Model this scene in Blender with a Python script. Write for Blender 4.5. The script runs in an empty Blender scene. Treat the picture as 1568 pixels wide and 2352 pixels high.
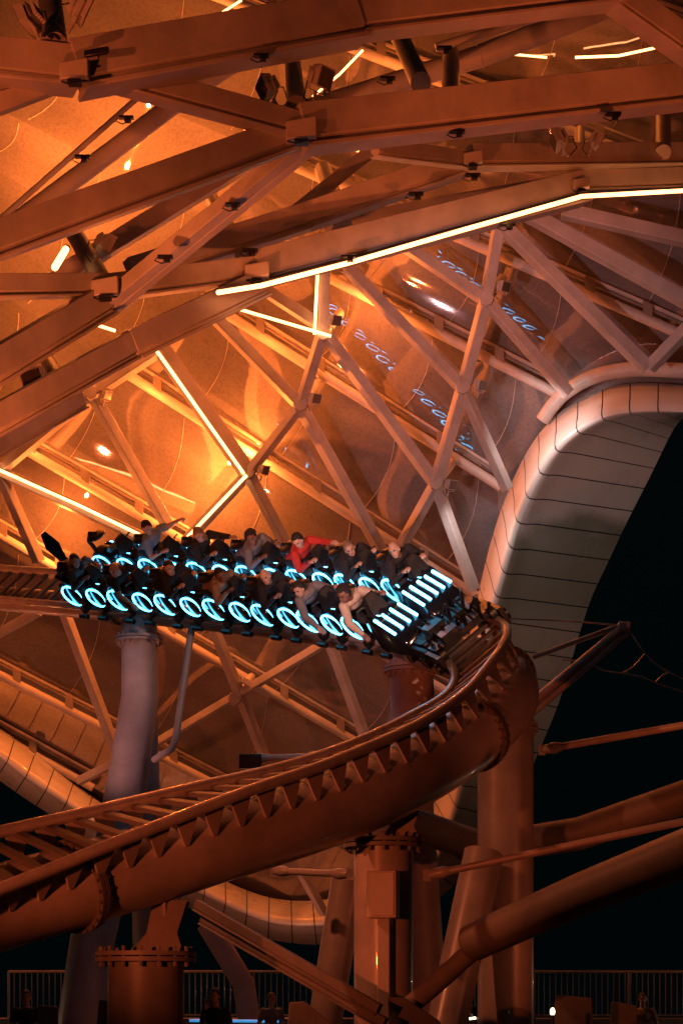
import bpy, math, random, bisect, bmesh
from mathutils import Vector, Matrix, Euler
random.seed(7)
SC = bpy.context.scene
COL = SC.collection
K = 0.0002333; CZ = 1.4; HY = 2320.0
R = math.radians
def W(px, py, Y): return Vector(((px-784)*K*Y, Y, CZ+(HY-py)*K*Y))
def ymem(px, py): return 52.8/(1+.55*K*(HY-py)+.2*K*(px-784))
def G(px, py, d=0): return W(px, py, ymem(px, py)-d)
def V(*a): return Vector(a)

# ------------------------------------------------------------------ materials
def nodes_of(m):
    m.use_nodes = True
    return m.node_tree.nodes, m.node_tree.links, m.node_tree.nodes['Principled BSDF']
def paint(name, col, rough=.45, metal=0., var=.12, scale=3., bump=.05, grime=.25, coat=0.):
    m = bpy.data.materials.new(name); N, L, b = nodes_of(m)
    tc = N.new('ShaderNodeTexCoord')
    n1 = N.new('ShaderNodeTexNoise'); n1.inputs['Scale'].default_value = scale; n1.inputs['Detail'].default_value = 4
    n1.inputs['Roughness'].default_value = .65
    L.new(tc.outputs['Object'], n1.inputs['Vector'])
    r = N.new('ShaderNodeValToRGB')
    r.color_ramp.elements[0].position = .3; r.color_ramp.elements[1].position = .7
    d = 1-grime
    r.color_ramp.elements[0].color = (col[0]*d, col[1]*d, col[2]*d, 1)
    u = 1+var
    r.color_ramp.elements[1].color = (min(1, col[0]*u), min(1, col[1]*u), min(1, col[2]*u), 1)
    L.new(n1.outputs['Fac'], r.inputs['Fac']); L.new(r.outputs['Color'], b.inputs['Base Color'])
    mr = N.new('ShaderNodeMapRange'); mr.inputs['To Min'].default_value = max(.03, rough-.12); mr.inputs['To Max'].default_value = min(1, rough+.15)
    L.new(n1.outputs['Fac'], mr.inputs['Value']); L.new(mr.outputs['Result'], b.inputs['Roughness'])
    if bump >= .1:
        n2 = N.new('ShaderNodeTexNoise'); n2.inputs['Scale'].default_value = scale*9; n2.inputs['Detail'].default_value = 2
        L.new(tc.outputs['Object'], n2.inputs['Vector'])
        bp = N.new('ShaderNodeBump'); bp.inputs['Strength'].default_value = bump; bp.inputs['Distance'].default_value = .02
        L.new(n2.outputs['Fac'], bp.inputs['Height']); L.new(bp.outputs['Normal'], b.inputs['Normal'])
    b.inputs['Metallic'].default_value = metal
    if coat: b.inputs['Coat Weight'].default_value = coat
    return m
def glow(name, col, s):
    m = bpy.data.materials.new(name); N, L, b = nodes_of(m)
    tc = N.new('ShaderNodeTexCoord'); n = N.new('ShaderNodeTexNoise'); n.inputs['Scale'].default_value = 6
    L.new(tc.outputs['Object'], n.inputs['Vector'])
    mr = N.new('ShaderNodeMapRange'); mr.inputs['To Min'].default_value = s*.7; mr.inputs['To Max'].default_value = s*1.3
    L.new(n.outputs['Fac'], mr.inputs['Value']); L.new(mr.outputs['Result'], b.inputs['Emission Strength'])
    b.inputs['Base Color'].default_value = (.6, .6, .6, 1)
    b.inputs['Emission Color'].default_value = (*col, 1)
    return m
M = dict(
    steel=paint('painted_steel', (.5, .44, .41), .5, 0, .1, 1.2, .05, .3),
    steel_dark=paint('dark_steel', (.2, .17, .16), .5, 0, .1, 1.5, .05, .3),  # darker steel tone for clips, channels, housings and braces
    lattice=paint('lattice_steel', (.46, .42, .41), .5, 0, .12, 1.6, .05, .25),
    track=paint('track_paint', (.4, .34, .32), .34, 0, .12, 1.1, .06, .35, .2),
    tie=paint('tie_paint', (.12, .1, .095), .5, 0, .12, 1.1, .06, .35),
    rail=paint('rail_steel', (.6, .54, .5), .2, .3, .1, 5, .05, .25),
    column=paint('column_paint', (.48, .36, .34), .45, 0, .1, 1.3, .05, .3),
    black=paint('black_hardware', (.018, .017, .017), .4, .2, .3, 6, .1, .4),
    gloss=paint('black_bodywork', (.012, .014, .018), .14, .1, .2, 5, .02, .3, .6),
    rim=paint('rim_panel_paint', (.62, .6, .58), .28, 0, .04, .9, .03, .06, .3),
    joint=paint('rim_joint_rubber', (.015, .014, .013), .8),
    seat=paint('seat_vinyl', (.02, .02, .022), .45, 0, .2, 10, .2),
    ground=paint('asphalt', (.05, .05, .05), .9, 0, .3, 1.0, .4, .4),
    concrete=paint('concrete', (.16, .145, .14), .85, 0, .1, 3, .3, .3),
    box=paint('enclosure_paint', (.5, .46, .42), .45, 0, .08, 4, .03, .15),
    fence=paint('railing_metal', (.3, .27, .25), .4, .3),
    skin1=paint('skin_light', (.5, .3, .21), .5, 0, .06, 20, .05, .1),
    skin2=paint('skin_deep', (.2, .1, .065), .5, 0, .06, 20, .05, .1),
    eye=paint('eye_dark', (.02, .015, .012), .3), lip=paint('lip', (.32, .1, .09), .5),
    h_dark=paint('hair_dark', (.018, .012, .009), .5, 0, .3, 40, .5), h_fair=paint('hair_fair', (.22, .14, .08), .5, 0, .3, 40, .5),
    c_black=paint('cloth_black', (.018, .018, .02), .85, 0, .2, 25, .5), c_grey=paint('cloth_grey', (.2, .19, .2), .85, 0, .1, 25, .5),
    c_cream=paint('cloth_cream', (.6, .5, .4), .85, 0, .08, 25, .5), c_red=paint('cloth_red', (.5, .03, .02), .7, 0, .1, 25, .5),
    c_blue=paint('cloth_blue', (.2, .32, .42), .85, 0, .1, 25, .5), c_tan=paint('cloth_tan', (.34, .24, .18), .85, 0, .1, 25, .5),
    c_jean=paint('cloth_trousers', (.02, .022, .03), .85, 0, .2, 25, .5),
    led=glow('warm_led', (1, .36, .12), 7), blue=glow('cyan_led', (.09, .6, 1.), 7.5),
    lens_off=paint('dark_glass', (.1, .08, .07), .15),
    bluelow=glow('blue_led_dim', (.05, .45, 1), .6), lampw=glow('lamp_white', (1, .8, .5), 4),
)
def membrane_mat():
    m = bpy.data.materials.new('canopy_membrane_film'); N, L, b = nodes_of(m)
    tc = N.new('ShaderNodeTexCoord')
    mp = N.new('ShaderNodeMapping'); mp.vector_type = 'TEXTURE'; mp.inputs['Rotation'].default_value = (0, R(31), 0); mp.inputs['Scale'].default_value = (5, 1, 1)
    L.new(tc.outputs['Object'], mp.inputs['Vector'])
    n1 = N.new('ShaderNodeTexNoise'); n1.inputs['Scale'].default_value = .6; n1.inputs['Detail'].default_value = 4
    L.new(mp.outputs['Vector'], n1.inputs['Vector'])
    r = N.new('ShaderNodeValToRGB'); r.color_ramp.elements[0].position = .3; r.color_ramp.elements[1].position = .75
    r.color_ramp.elements[0].color = (.27, .24, .26, 1); r.color_ramp.elements[1].color = (.45, .42, .44, 1)
    L.new(n1.outputs['Fac'], r.inputs['Fac'])
    n2 = N.new('ShaderNodeTexNoise'); n2.inputs['Scale'].default_value = 14; n2.inputs['Detail'].default_value = 3; n2.inputs['Roughness'].default_value = .8
    L.new(tc.outputs['Object'], n2.inputs['Vector'])
    r2 = N.new('ShaderNodeValToRGB'); r2.color_ramp.elements[0].position = .38; r2.color_ramp.elements[1].position = .54
    r2.color_ramp.elements[0].color = (.8, .8, .8, 1); r2.color_ramp.elements[1].color = (1, 1, 1, 1)
    L.new(n2.outputs['Fac'], r2.inputs['Fac'])
    mx = N.new('ShaderNodeMix'); mx.data_type = 'RGBA'; mx.blend_type = 'MULTIPLY'; mx.inputs['Factor'].default_value = 1
    L.new(r.outputs['Color'], mx.inputs['A']); L.new(r2.outputs['Color'], mx.inputs['B'])
    L.new(mx.outputs['Result'], b.inputs['Base Color'])
    b.inputs['Roughness'].default_value = .025
    b.inputs['IOR'].default_value = 2.3; b.inputs['Metallic'].default_value = .55
    mp2 = N.new('ShaderNodeMapping'); mp2.vector_type = 'TEXTURE'; mp2.inputs['Rotation'].default_value = (0, R(24), 0); mp2.inputs['Scale'].default_value = (3.5, 1, 1)
    L.new(tc.outputs['Object'], mp2.inputs['Vector'])
    nb = N.new('ShaderNodeTexNoise'); nb.inputs['Scale'].default_value = 1.9; nb.inputs['Detail'].default_value = 2
    L.new(mp2.outputs['Vector'], nb.inputs['Vector'])
    bp = N.new('ShaderNodeBump'); bp.inputs['Strength'].default_value = .11; bp.inputs['Distance'].default_value = .02
    L.new(nb.outputs['Fac'], bp.inputs['Height']); L.new(bp.outputs['Normal'], b.inputs['Normal'])
    return m
M['film'] = membrane_mat()

# ------------------------------------------------------------------ mesh helpers
ORG = {}
def perp(d, hint=None):
    d = d.normalized()
    h = hint or Vector((0, 0, 1))
    if abs(d.dot(h)) > .97: h = Vector((0, 1, 0))
    u = (h - d*h.dot(d)).normalized()
    return u, d.cross(u).normalized()
class MB:
    def __init__(s): s.v = []; s.f = []
    def loft(s, secs, cap=True, closed=True):
        n = len(secs[0]); b = len(s.v)
        for q in secs: s.v += [Vector(p) for p in q]
        for i in range(len(secs)-1):
            for j in range(n if closed else n-1):
                a = b+i*n+j; c = b+i*n+(j+1) % n
                s.f.append((a, c, c+n, a+n))
        if cap and closed:
            s.f.append(tuple(b+j for j in range(n))[::-1]); s.f.append(tuple(b+(len(secs)-1)*n+j for j in range(n)))
        return s
    def tube(s, pts, r, seg=12, closed=False):
        pts = [Vector(p) for p in pts]; n = len(pts)
        rs = r if isinstance(r, (list, tuple)) else [r]*n
        secs = []; u = None
        for i, p in enumerate(pts):
            a = pts[i-1] if (i > 0 or closed) else p; c = pts[(i+1) % n] if (i < n-1 or closed) else p
            t = (c-a)
            if t.length < 1e-9: t = Vector((0, 0, 1))
            t.normalize()
            if u is None: u, _ = perp(t)
            u = (u-t*u.dot(t)).normalized(); w = t.cross(u)
            secs.append([p+(u*math.cos(2*math.pi*j/seg)+w*math.sin(2*math.pi*j/seg))*rs[i] for j in range(seg)])
        if closed: secs.append(secs[0]); return s.loft(secs, cap=False)
        return s.loft(secs)
    def box(s, c, x, y, z):
        c = Vector(c); x, y, z = Vector(x), Vector(y), Vector(z)
        q = [[c+x*i+y*j-z for i, j in ((-1, -1), (1, -1), (1, 1), (-1, 1))], [c+x*i+y*j+z for i, j in ((-1, -1), (1, -1), (1, 1), (-1, 1))]]
        return s.loft(q)
    def abox(s, c, sx, sy, sz): return s.box(c, (sx/2, 0, 0), (0, sy/2, 0), (0, 0, sz/2))
    def bar(s, p0, p1, prof, hint=None):
        p0 = Vector(p0); p1 = Vector(p1); u, w = perp(p1-p0, hint)
        return s.loft([[p+w*a+u*b for a, b in prof] for p in (p0, p1)])
    def ell(s, c, r, m=None, su=14, sv=9):
        c = Vector(c); m = m or Matrix.Identity(3); secs = []
        for i in range(sv+1):
            t = math.pi*i/sv; t = min(max(t, .05), math.pi-.05)
            secs.append([c+m@Vector((r[0]*math.sin(t)*math.cos(2*math.pi*j/su), r[1]*math.sin(t)*math.sin(2*math.pi*j/su), -r[2]*math.cos(t))) for j in range(su)])
        return s.loft(secs)
    def torus(s, c, ax, RR, r, seg=28, q=8):
        c = Vector(c); u, w = perp(Vector(ax))
        return s.tube([c+(u*math.cos(2*math.pi*i/seg)+w*math.sin(2*math.pi*i/seg))*RR for i in range(seg)], r, q, True)
    def build(s, name, mat, parent=None, local=False, angle=38, bevel=0):
        org = Vector((0, 0, 0))
        if parent is not None and not local: org = ORG[parent.name]
        me = bpy.data.meshes.new(name); me.from_pydata([tuple(p-org) for p in s.v], [], s.f)
        me.materials.append(mat)
        bm = bmesh.new(); bm.from_mesh(me); bmesh.ops.recalc_face_normals(bm, faces=bm.faces); bm.to_mesh(me); bm.free()
        me.shade_smooth(); me.set_sharp_from_angle(angle=R(angle))
        o = bpy.data.objects.new(name, me); COL.objects.link(o)
        if parent is not None: o.parent = parent
        ORG[o.name] = org
        if bevel:
            md = o.modifiers.new('Bevel', 'BEVEL'); md.width = bevel; md.segments = 2; md.limit_method = 'ANGLE'
        return o
def tag(o, label=None, cat=None, group=None, kind=None):
    if label: o['label'] = label
    if cat: o['category'] = cat
    if group: o['group'] = group
    if kind: o['kind'] = kind
    return o
def thing(name, label, cat, loc=(0, 0, 0), group=None):
    o = bpy.data.objects.new(name, None); COL.objects.link(o); o.location = loc; o.empty_display_size = .3
    ORG[o.name] = Vector(loc); tag(o, label, cat, group); return o
def catmull(P, n):
    out = []
    for i in range(len(P)-1):
        p0 = P[max(i-1, 0)]; p1 = P[i]; p2 = P[i+1]; p3 = P[min(i+2, len(P)-1)]
        for k in range(n):
            t = k/n
            out.append([.5*((2*b)+(-a+c)*t+(2*a-5*b+4*c-d)*t*t+(-a+3*b-3*c+d)*t**3) for a, b, c, d in zip(p0, p1, p2, p3)])
    out.append(list(P[-1])); return out
def boxprof(w, h): return [(-w/2, -h/2), (w/2, -h/2), (w/2, h/2), (-w/2, h/2)]
def flprof(w, h):
    a = w/2; b = h/2
    return [(-a, b), (-a, -b*.5), (-a*.6, -b*.56), (-a*.6, -b*.76), (-a*1.25, -b*.8), (-a*1.25, -b), (a*1.25, -b), (a*1.25, -b*.8), (a*.6, -b*.76), (a*.6, -b*.56), (a, -b*.5), (a, b)]

# ------------------------------------------------------------------ setting
g = MB(); g.abox((0, 100, -.05), 500, 500, .1); tag(g.build('ground', M['ground']), kind='structure')
g = MB(); g.abox((2, 46, .6), 30, 8, 1.2); tag(g.build('pavement', M['concrete']), kind='structure')

# ------------------------------------------------------------------ rim curves
rimO = [(1640, 884), (1568, 884), (1480, 880), (1400, 888), (1330, 918), (1270, 960), (1220, 1020), (1180, 1095), (1150, 1170), (1125, 1250), (1105, 1330), (1088, 1400), (1070, 1500), (1050, 1600), (1025, 1720), (1000, 1830), (960, 1930), (880, 2010), (780, 2060), (640, 2065), (500, 2015), (350, 1925), (200, 1820), (90, 1735), (0, 1672), (-120, 1590)]
rimK = [(1640, 948), (1568, 946), (1480, 945), (1400, 955), (1330, 988), (1270, 1040), (1225, 1110), (1192, 1185), (1170, 1260), (1150, 1335), (1130, 1405), (1112, 1485), (1098, 1580), (1080, 1690), (1060, 1790), (1035, 1890), (990, 1985), (905, 2065), (790, 2115), (640, 2118), (500, 2066), (340, 1980), (185, 1865), (70, 1787), (-15, 1722), (-140, 1640)]
rimI = [(1640, 956), (1578, 958), (1556, 972), (1538, 1000), (1520, 1036), (1498, 1082), (1466, 1145), (1430, 1217), (1396, 1290), (1362, 1362), (1337, 1432), (1312, 1515), (1283, 1612), (1240, 1718), (1195, 1815), (1120, 1925), (1045, 2030), (930, 2115), (800, 2165), (640, 2162), (490, 2110), (325, 2025), (165, 1905), (45, 1825), (-40, 1765), (-160, 1690)]
# ------------------------------------------------------------------ canopy membrane
LINES = [(-1050, -560), (-760, -250), (-480, 60), (-200, 400), (87, 770), (252, 1052), (394, 1382), (673, 1670), (1000, 1900), (1230, 2139), (1550, 2350), (1690, 2560), (2000, 2800)]
poly = [(-500, -900), (1900, -900), (1900, 905), (1640, 905)] + [((a[0]+b[0])/2, (a[1]+b[1])/2) for a, b in zip(rimO, rimK)][1:] + [(-500, 1450)]
def inside(x, y):
    c = False; n = len(poly)
    for i in range(n):
        x1, y1 = poly[i]; x2, y2 = poly[(i+1) % n]
        if (y1 > y) != (y2 > y) and x < (x2-x1)*(y-y1)/(y2-y1)+x1: c = not c
    return c
NRM = Vector((-.2, -1, -.55)).normalized()
canopy = thing('canopy', 'huge translucent film canopy on round tubes arching behind and over the ride', 'canopy', (0, 46, 0))
for bi in range(len(LINES)-1):
    a, b = LINES[bi], LINES[bi+1]; nx = 84; nv = 14; mb = MB(); idx = {}
    def fpt(px, t, lift=0.):
        py = (a[0]+(a[1]-a[0])*px/1568)*(1-t)+(b[0]+(b[1]-b[0])*px/1568)*t
        return G(px, py)-NRM*(.13*math.sin(math.pi*t)+.012*math.sin(px*.009+bi*2)*math.sin(math.pi*t)-lift), py
    def pt(i, j):
        if (i, j) not in idx:
            idx[(i, j)] = len(mb.v); mb.v.append(fpt(-340+i*25, j/nv)[0])
        return idx[(i, j)]
    for i in range(nx):
        for j in range(nv):
            px = -340+(i+.5)*25; t = (j+.5)/nv
            py = (a[0]+(a[1]-a[0])*px/1568)*(1-t)+(b[0]+(b[1]-b[0])*px/1568)*t
            if inside(px, py) and py < 2200 and py > -260: mb.f.append((pt(i, j), pt(i+1, j), pt(i+1, j+1), pt(i, j+1)))
    if mb.f: mb.build('membrane_panel', M['film'], canopy, angle=60)
    # thin welded seams crossing each bay
    if 2 <= bi <= 9:
        for k in range(9):
            x0 = -40+k*190+(bi % 2)*85; pts = []; ok = True
            for q in range(9):
                t = .06+.88*q/8; p, py = fpt(x0-95*t+22*math.sin(math.pi*t), t, .012)
                ok = ok and inside(x0-95*t, py) and -60 < py < 2150
                pts.append(p)
            if ok: MB().tube(pts, .0075, 5).build('film_seam', M['lattice'], canopy)
def clipseg(a, x0, x1):
    return [G(x, a[0]+(a[1]-a[0])*x/1568, .42) for x in [x0+(x1-x0)*i/14 for i in range(15)]]
ext = {3: (-250, 1750), 4: (560, 1750), 5: (590, 1285), 6: (460, 1150), 7: (240, 1095), 8: (-50, 1060), 9: (-250, 1040), 10: (-200, 640), 11: (-200, 215), 2: (200, 1750)}
for li, (x0, x1) in ext.items():
    a = LINES[li]; pts = clipseg(a, x0, x1)
    MB().tube(pts, .115, 14).build('purlin_tube', M['lattice'], canopy)
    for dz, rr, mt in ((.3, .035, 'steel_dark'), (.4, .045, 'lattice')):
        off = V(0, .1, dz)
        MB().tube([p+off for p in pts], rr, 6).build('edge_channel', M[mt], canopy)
    n = int((x1-x0)/120)
    for q in range(1, n):
        x = x0+(x1-x0)*q/n; p = G(x, a[0]+(a[1]-a[0])*x/1568, .45); cl = MB()
        cl.box(p+V(0, -.02, .2), (.1, 0, -.05), (0, .06, 0), (0, 0, .16)); cl.build('tube_clip', M['steel_dark'], canopy)

# rim
rim = thing('curved_fascia', 'white panelled edge of the canopy sweeping down in a curved horn', 'canopy edge', W(1200, 1100, 44))
def rimrow(o, k, i):
    yo = ymem(o[0], o[1]); O = W(*o, yo-.3); Kk = W(*k, yo-1.7); I = W(*i, yo+1.2)
    m1 = W(o[0]*.6+k[0]*.4, o[1]*.6+k[1]*.4, yo-1.35); m2 = W(k[0]*.8+i[0]*.2, k[1]*.8+i[1]*.2, yo-1.15)
    m3 = W(k[0]*.5+i[0]*.5, k[1]*.5+i[1]*.5, yo-.3)
    return [O, m1, Kk, m2, m3, I]
oc = catmull(rimO, 12); kc = catmull(rimK, 12); ic = catmull(rimI, 12)
rows = [[Vector(p) for p in catmull([tuple(p) for p in rimrow(oc[q], kc[q], ic[q])], 4)] for q in range(len(oc))]
cum = [0]
for q in range(1, len(rows)): cum.append(cum[-1]+(rows[q][8]-rows[q-1][8]).length)
def rowat(s):
    s = min(max(s, 0), cum[-1]-1e-4)
    q = min(bisect.bisect_right(cum, s)-1, len(rows)-2); t = (s-cum[q])/max(1e-6, cum[q+1]-cum[q])
    return [a.lerp(b, t) for a, b in zip(rows[q], rows[q+1])]
PL = .62; npan = int(cum[-1]/PL)
for q in range(npan):
    s0 = q*PL+.014; s1 = (q+1)*PL-.014
    MB().loft([rowat(s0+(s1-s0)*t/4) for t in range(5)], cap=False, closed=False).build('rim_panel', M['rim'], rim, angle=70)
bk = []
for t in range(261):
    rw = rowat(cum[-1]*t/260); cc = (rw[0]+rw[-1])/2+V(0, .6, 0)
    bk.append([p+(cc-p).normalized()*.07 for p in rw])
MB().loft(bk, cap=False, closed=False).build('joint_backing', M['joint'], rim, angle=70)
MB().tube([G(x, y, .5) for x, y in catmull([(1245, 965), (1268, 932), (1300, 900), (1360, 866), (1450, 848), (1568, 852), (1680, 860)], 5)], .17, 14).build('edge_tube', M['steel'], rim)

# ------------------------------------------------------------------ back lattice
lat = thing('lattice_frame', 'slender zigzag steel lattice carried in front of the rear canopy film', 'lattice', (0, 44, 0))
LD = 2.2
MEM = [((1145, 515), (1115, 690), 25), ((1115, 690), (1062, 892), 25), ((1062, 892), (1000, 1112), 25), ((1000, 1112), (915, 1265), 22),
       ((745, 600), (742, 770), 26), ((738, 770), (690, 932), 22), ((690, 932), (570, 1088), 20), ((570, 1088), (425, 1245), 20), ((380, 795), (212, 905), 24), ((212, 905), (0, 1082), 20), ((0, 1082), (-150, 1200), 20),
       ((795, 612), (1062, 892), 24), ((1150, 515), (1485, 845), 28), ((930, 565), (1115, 690), 24), ((1115, 690), (1305, 905), 24), ((490, 725), (690, 932), 24), ((750, 770), (1000, 1112), 24),
       ((1062, 892), (1165, 1125), 22), ((370, 800), (570, 1088), 32), ((690, 932), (875, 1265), 24), ((212, 905), (390, 1215), 23), ((570, 1088), (662, 1260), 22), ((1000, 1112), (1088, 1355), 22),
       ((0, 1085), (90, 1290), 22), ((-20, 1075), (360, 1250), 24), ((1200, 485), (1600, 705), 30), ((1600, 730), (1490, 845), 26), ((600, 660), (745, 755), 24),
       ((150, 1410), (265, 1720), 20), ((490, 1440), (610, 1745), 20), ((755, 1470), (845, 1710), 20), ((370, 1700), (750, 1475), 17), ((-30, 1470), (90, 1405), 18), ((180, 1795), (370, 1700), 18), ((1290, 485), (1620, 560), 30), ((690, 2000), (745, 2100), 18), ((555, 1560), (620, 1600), 14)]
for a, b, w in MEM:
    p, q = G(*a, LD), G(*b, LD); wm = w*K*(p.y+q.y)/2
    MB().bar(p, q, boxprof(wm, wm)).build('lattice_bar', M['lattice'], lat, bevel=.015)
for n in [(1115, 690), (1062, 892), (1000, 1112), (742, 770), (690, 932), (570, 1088), (212, 905), (1150, 515), (540, 1605)]:
    c = G(*n, LD+.02); mb = MB()
    mb.tube([c+V(0, -.17, 0), c+V(0, .17, 0)], .17, 8); mb.build('node_plate', M['lattice'], lat, bevel=.015)
    d = G(n[0]+38, n[1]-50, .5)
    MB().tube([c, d], .11, 12).build('standoff_tube', M['lattice'], lat)

# ------------------------------------------------------------------ upper trusses
def mk_truss(name, label, items, mat, loc):
    t = thing(name, label, 'truss', loc)
    for a, b, w, ya, yb, kind in items:
        p, q = W(*a, ya), W(*b, yb); wm = w*K*(ya+yb)/2
        if kind == 'box': MB().bar(p, q, flprof(wm*.55, wm)).build('box_beam', mat, t, bevel=.012)
        elif kind == 'thin': MB().bar(p, q, boxprof(wm*.9, wm)).build('brace', mat, t, bevel=.012)
        else: MB().tube([p, q], wm/2, 18).build('round_tube', mat, t)
    return t
T1 = mk_truss('truss', 'broad steel box beam truss crossing the top of the frame', [
    ((-100, 132), (172, 162), 98, 24.4, 25, 'box'), ((172, 160), (820, 42), 112, 25, 26.5, 'box'), ((820, 42), (1420, -30), 88, 26.5, 28, 'box'),
    ((250, 172), (690, 292), 62, 25.4, 27, 'box'), ((690, 298), (1640, 190), 96, 27, 30, 'box'), ((690, 300), (-80, 580), 78, 27.3, 24, 'box'),
    ((1400, -20), (1660, 165), 72, 28, 29, 'box'), ((172, 175), (-60, 262), 40, 25.3, 24.6, 'thin'),
    ((860, 340), (1085, 370), 40, 30, 33, 'box'), ((1080, 362), (1660, 355), 52, 33, 36, 'box'),
    ], M['steel'], W(690, 295, 27))
T2 = mk_truss('truss', 'orange lit arch truss carrying the long glowing strip', [
    ((-80, 660), (242, 655), 52, 27, 29, 'box'), ((242, 662), (590, 618), 56, 29, 31, 'box'), ((585, 620), (1335, 432), 76, 31, 34.5, 'box'), ((1335, 418), (1660, 408), 46, 34.5, 36, 'box'),
    ((-80, 1005), (300, 795), 66, 26.5, 29, 'box'), ((300, 795), (600, 652), 66, 29, 31, 'box'),
    ((-80, 885), (242, 690), 76, 26.6, 29, 'box'), ((250, 690), (700, 322), 34, 29, 27.4, 'thin'), ((262, 708), (706, 345), 26, 29.4, 27.8, 'thin'),
    ((300, 628), (700, 500), 62, 31.5, 33, 'box'), ((700, 500), (1070, 372), 58, 33, 34, 'box'), ((130, 640), (600, 350), 40, 32.5, 33.5, 'thin'),
    ((-60, 1060), (190, 920), 40, 31, 33, 'box'), ((560, 580), (860, 340), 30, 33.5, 35, 'thin'), ((780, 520), (1330, 420), 40, 36, 37, 'thin'), ((-40, 870), (300, 660), 30, 33, 34, 'thin')
    ], M['steel'], W(590, 620, 31))
T3 = mk_truss('truss', 'round outer tubes seen above the arch truss under the film', [
    ((680, 262), (1100, 130), 48, 36, 36, 'tube'), ((1100, 130), (1460, -10), 50, 36, 36, 'tube'), ((-80, 600), (420, 225), 44, 34, 35, 'tube'), ((-80, 575), (350, 195), 13, 33.5, 34.5, 'tube'),
    ((420, 225), (760, 0), 40, 35, 36, 'tube'), ((1000, 110), (1568, -60), 20, 35, 35, 'tube'), ((150, 740), (560, 470), 30, 36, 37, 'tube')
    ], M['steel'], W(1100, 130, 36))
for a, b, w, y0, y1 in [((915, 80), (966, 190), 44, 34, 30), ((742, 390), (786, 515), 42, 38, 34), ((1035, 120), (1035, 230), 40, 36, 30.5), ((1522, 200), (1522, 350), 34, 38, 35), ((150, 500), (238, 650), 42, 34, 29.4), ((85, 790), (140, 878), 34, 36, 29), ((485, 455), (565, 600), 36, 37, 32), ((112, -30), (128, 105), 56, 27, 25), ((672, 150), (680, 245), 44, 33, 27.2), ((1330, 300), (1330, 420), 24, 38, 35)]:
    MB().tube([W(*a, y0), W(*b, y1)], w*K*(y0+y1)/4, 16).build('stub_post', M['steel'], T2)
def plates(t, L):
    for x, y, Y, s in L:
        mb = MB(); c = W(x, y, Y); u = K*Y
        mb.box(c, (s*.55*u, 0, s*.1*u), (0, .1, 0), (0, 0, s*.34*u)); mb.build('gusset_plate', M['steel'], t, bevel=.02)
        mb = MB(); c = W(x, y+s*.42, Y-.1); mb.abox(c, s*.5*u, .16, 7*u)
        mb.tube([c+V(-s*.5*u, 0, .02), c+V(-s*.2*u, -.1, -.06), c+V(s*.1*u, -.08, -.02), c+V(s*.5*u, 0, .03)], .012, 6)
        mb.build('clamp', M['black'], t)
plates(T1, [(172, 165, 24.7, 60), (692, 300, 26.8, 64), (1085, 366, 32.6, 40)])
plates(T2, [(242, 662, 28.7, 56), (590, 625, 30.7, 50), (1333, 425, 34.2, 36)])
hw = [(600, 128, 25.9), (1050, 302, 28.1), (1408, 262, 29), (955, 445, 33), (800, 590, 31.5), (535, 470, 28), (380, 590, 28), (1085, 402, 33), (575, 575, 31), (1165, 515, 33.5), (290, 270, 33), (190, 360, 33), (1020, 110, 34), (890, 180, 34)]
for x, y, Y in hw:
    mb = MB(); c = W(x, y, Y-.25); u = K*Y
    mb.abox(c, 34*u, .1, 5*u); mb.abox(c+V(4*u, 0, -6*u), 14*u, .1, 9*u); mb.tube([c+V(-17*u, 0, 0), c+V(-24*u, 0, -8*u), c+V(-8*u, 0, -15*u), c+V(6*u, 0, -9*u)], .01, 6)
    mb.build('clamp', M['black'], T1 if Y < 29.5 and y < 320 else T2)
o_ = MB(); c = W(222, 120, 24.65); o_.box(c, (28*K*25, 0, 5*K*25), (0, .03, 0), (0, 0, 8*K*25)); o_.build('access_slot', M['black'], T1, bevel=.02)

# ------------------------------------------------------------------ LED strips
def led(label, pts, w, mat='led'):
    p = [W(*q) for q in pts]; t = thing('light_strip', label, 'light strip', tuple(p[0]), None)
    ym = sum(q[2] for q in pts)/len(pts); r = w*K*ym/2
    MB().tube(p, r, 8).build('diffuser', M[mat], t)
    MB().tube([q+V(0, .06+r, r*1.2) for q in p], r*1.1, 6).build('housing', M['steel_dark'], t)
led('long warm white strip along the lower edge of the arch truss', [(500, 672, 29.8), (600, 656, 30.4), (800, 604, 31.3), (1070, 526, 32.6), (1335, 451, 34), (1640, 434, 35.5)], 10)
def gl(x, y, d=LD+.25): return (x, y, ymem(x, y)-d)
led('short upright warm strip hanging below the long glowing strip', [gl(729, 628), gl(722, 768)], 7)
led('slanting warm strip meeting the foot of the upright strip', [gl(535, 706), gl(760, 772)], 7)
led('warm strip on the lattice bar running down to the bright node', [gl(360, 806), gl(560, 1088)], 7)
led('warm strip from the bright node down to the raised arms', [gl(566, 1092), gl(425, 1240)], 7)
led('warm strip at the far left above the tail of the train', [gl(-40, 1062), gl(180, 1160), gl(352, 1243)], 7)
led('tiny warm strip seen between beams at the left', [gl(218, 745), gl(265, 760)], 7)
led('wide warm strip lying along the top right of the film', [gl(1320, 132, .8), gl(1420, 128, .8), gl(1540, 102, .8)], 6)
led('short gold strip seen high under the film at upper right', [gl(1170, 124, .8), gl(1255, 132, .8)], 5)
led('thin gold strip at the very top left of the film', [gl(485, 45, .8), gl(555, 0, .8)], 5)
led('gold strip slanting behind the box beam left of the round tube', [gl(718, 222, .8), gl(780, 170, .8), gl(833, 115, .8)], 5)
led('stubby bright strip beside the post at the left edge', [(126, 615, 29.5), (152, 572, 30)], 16)

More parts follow.
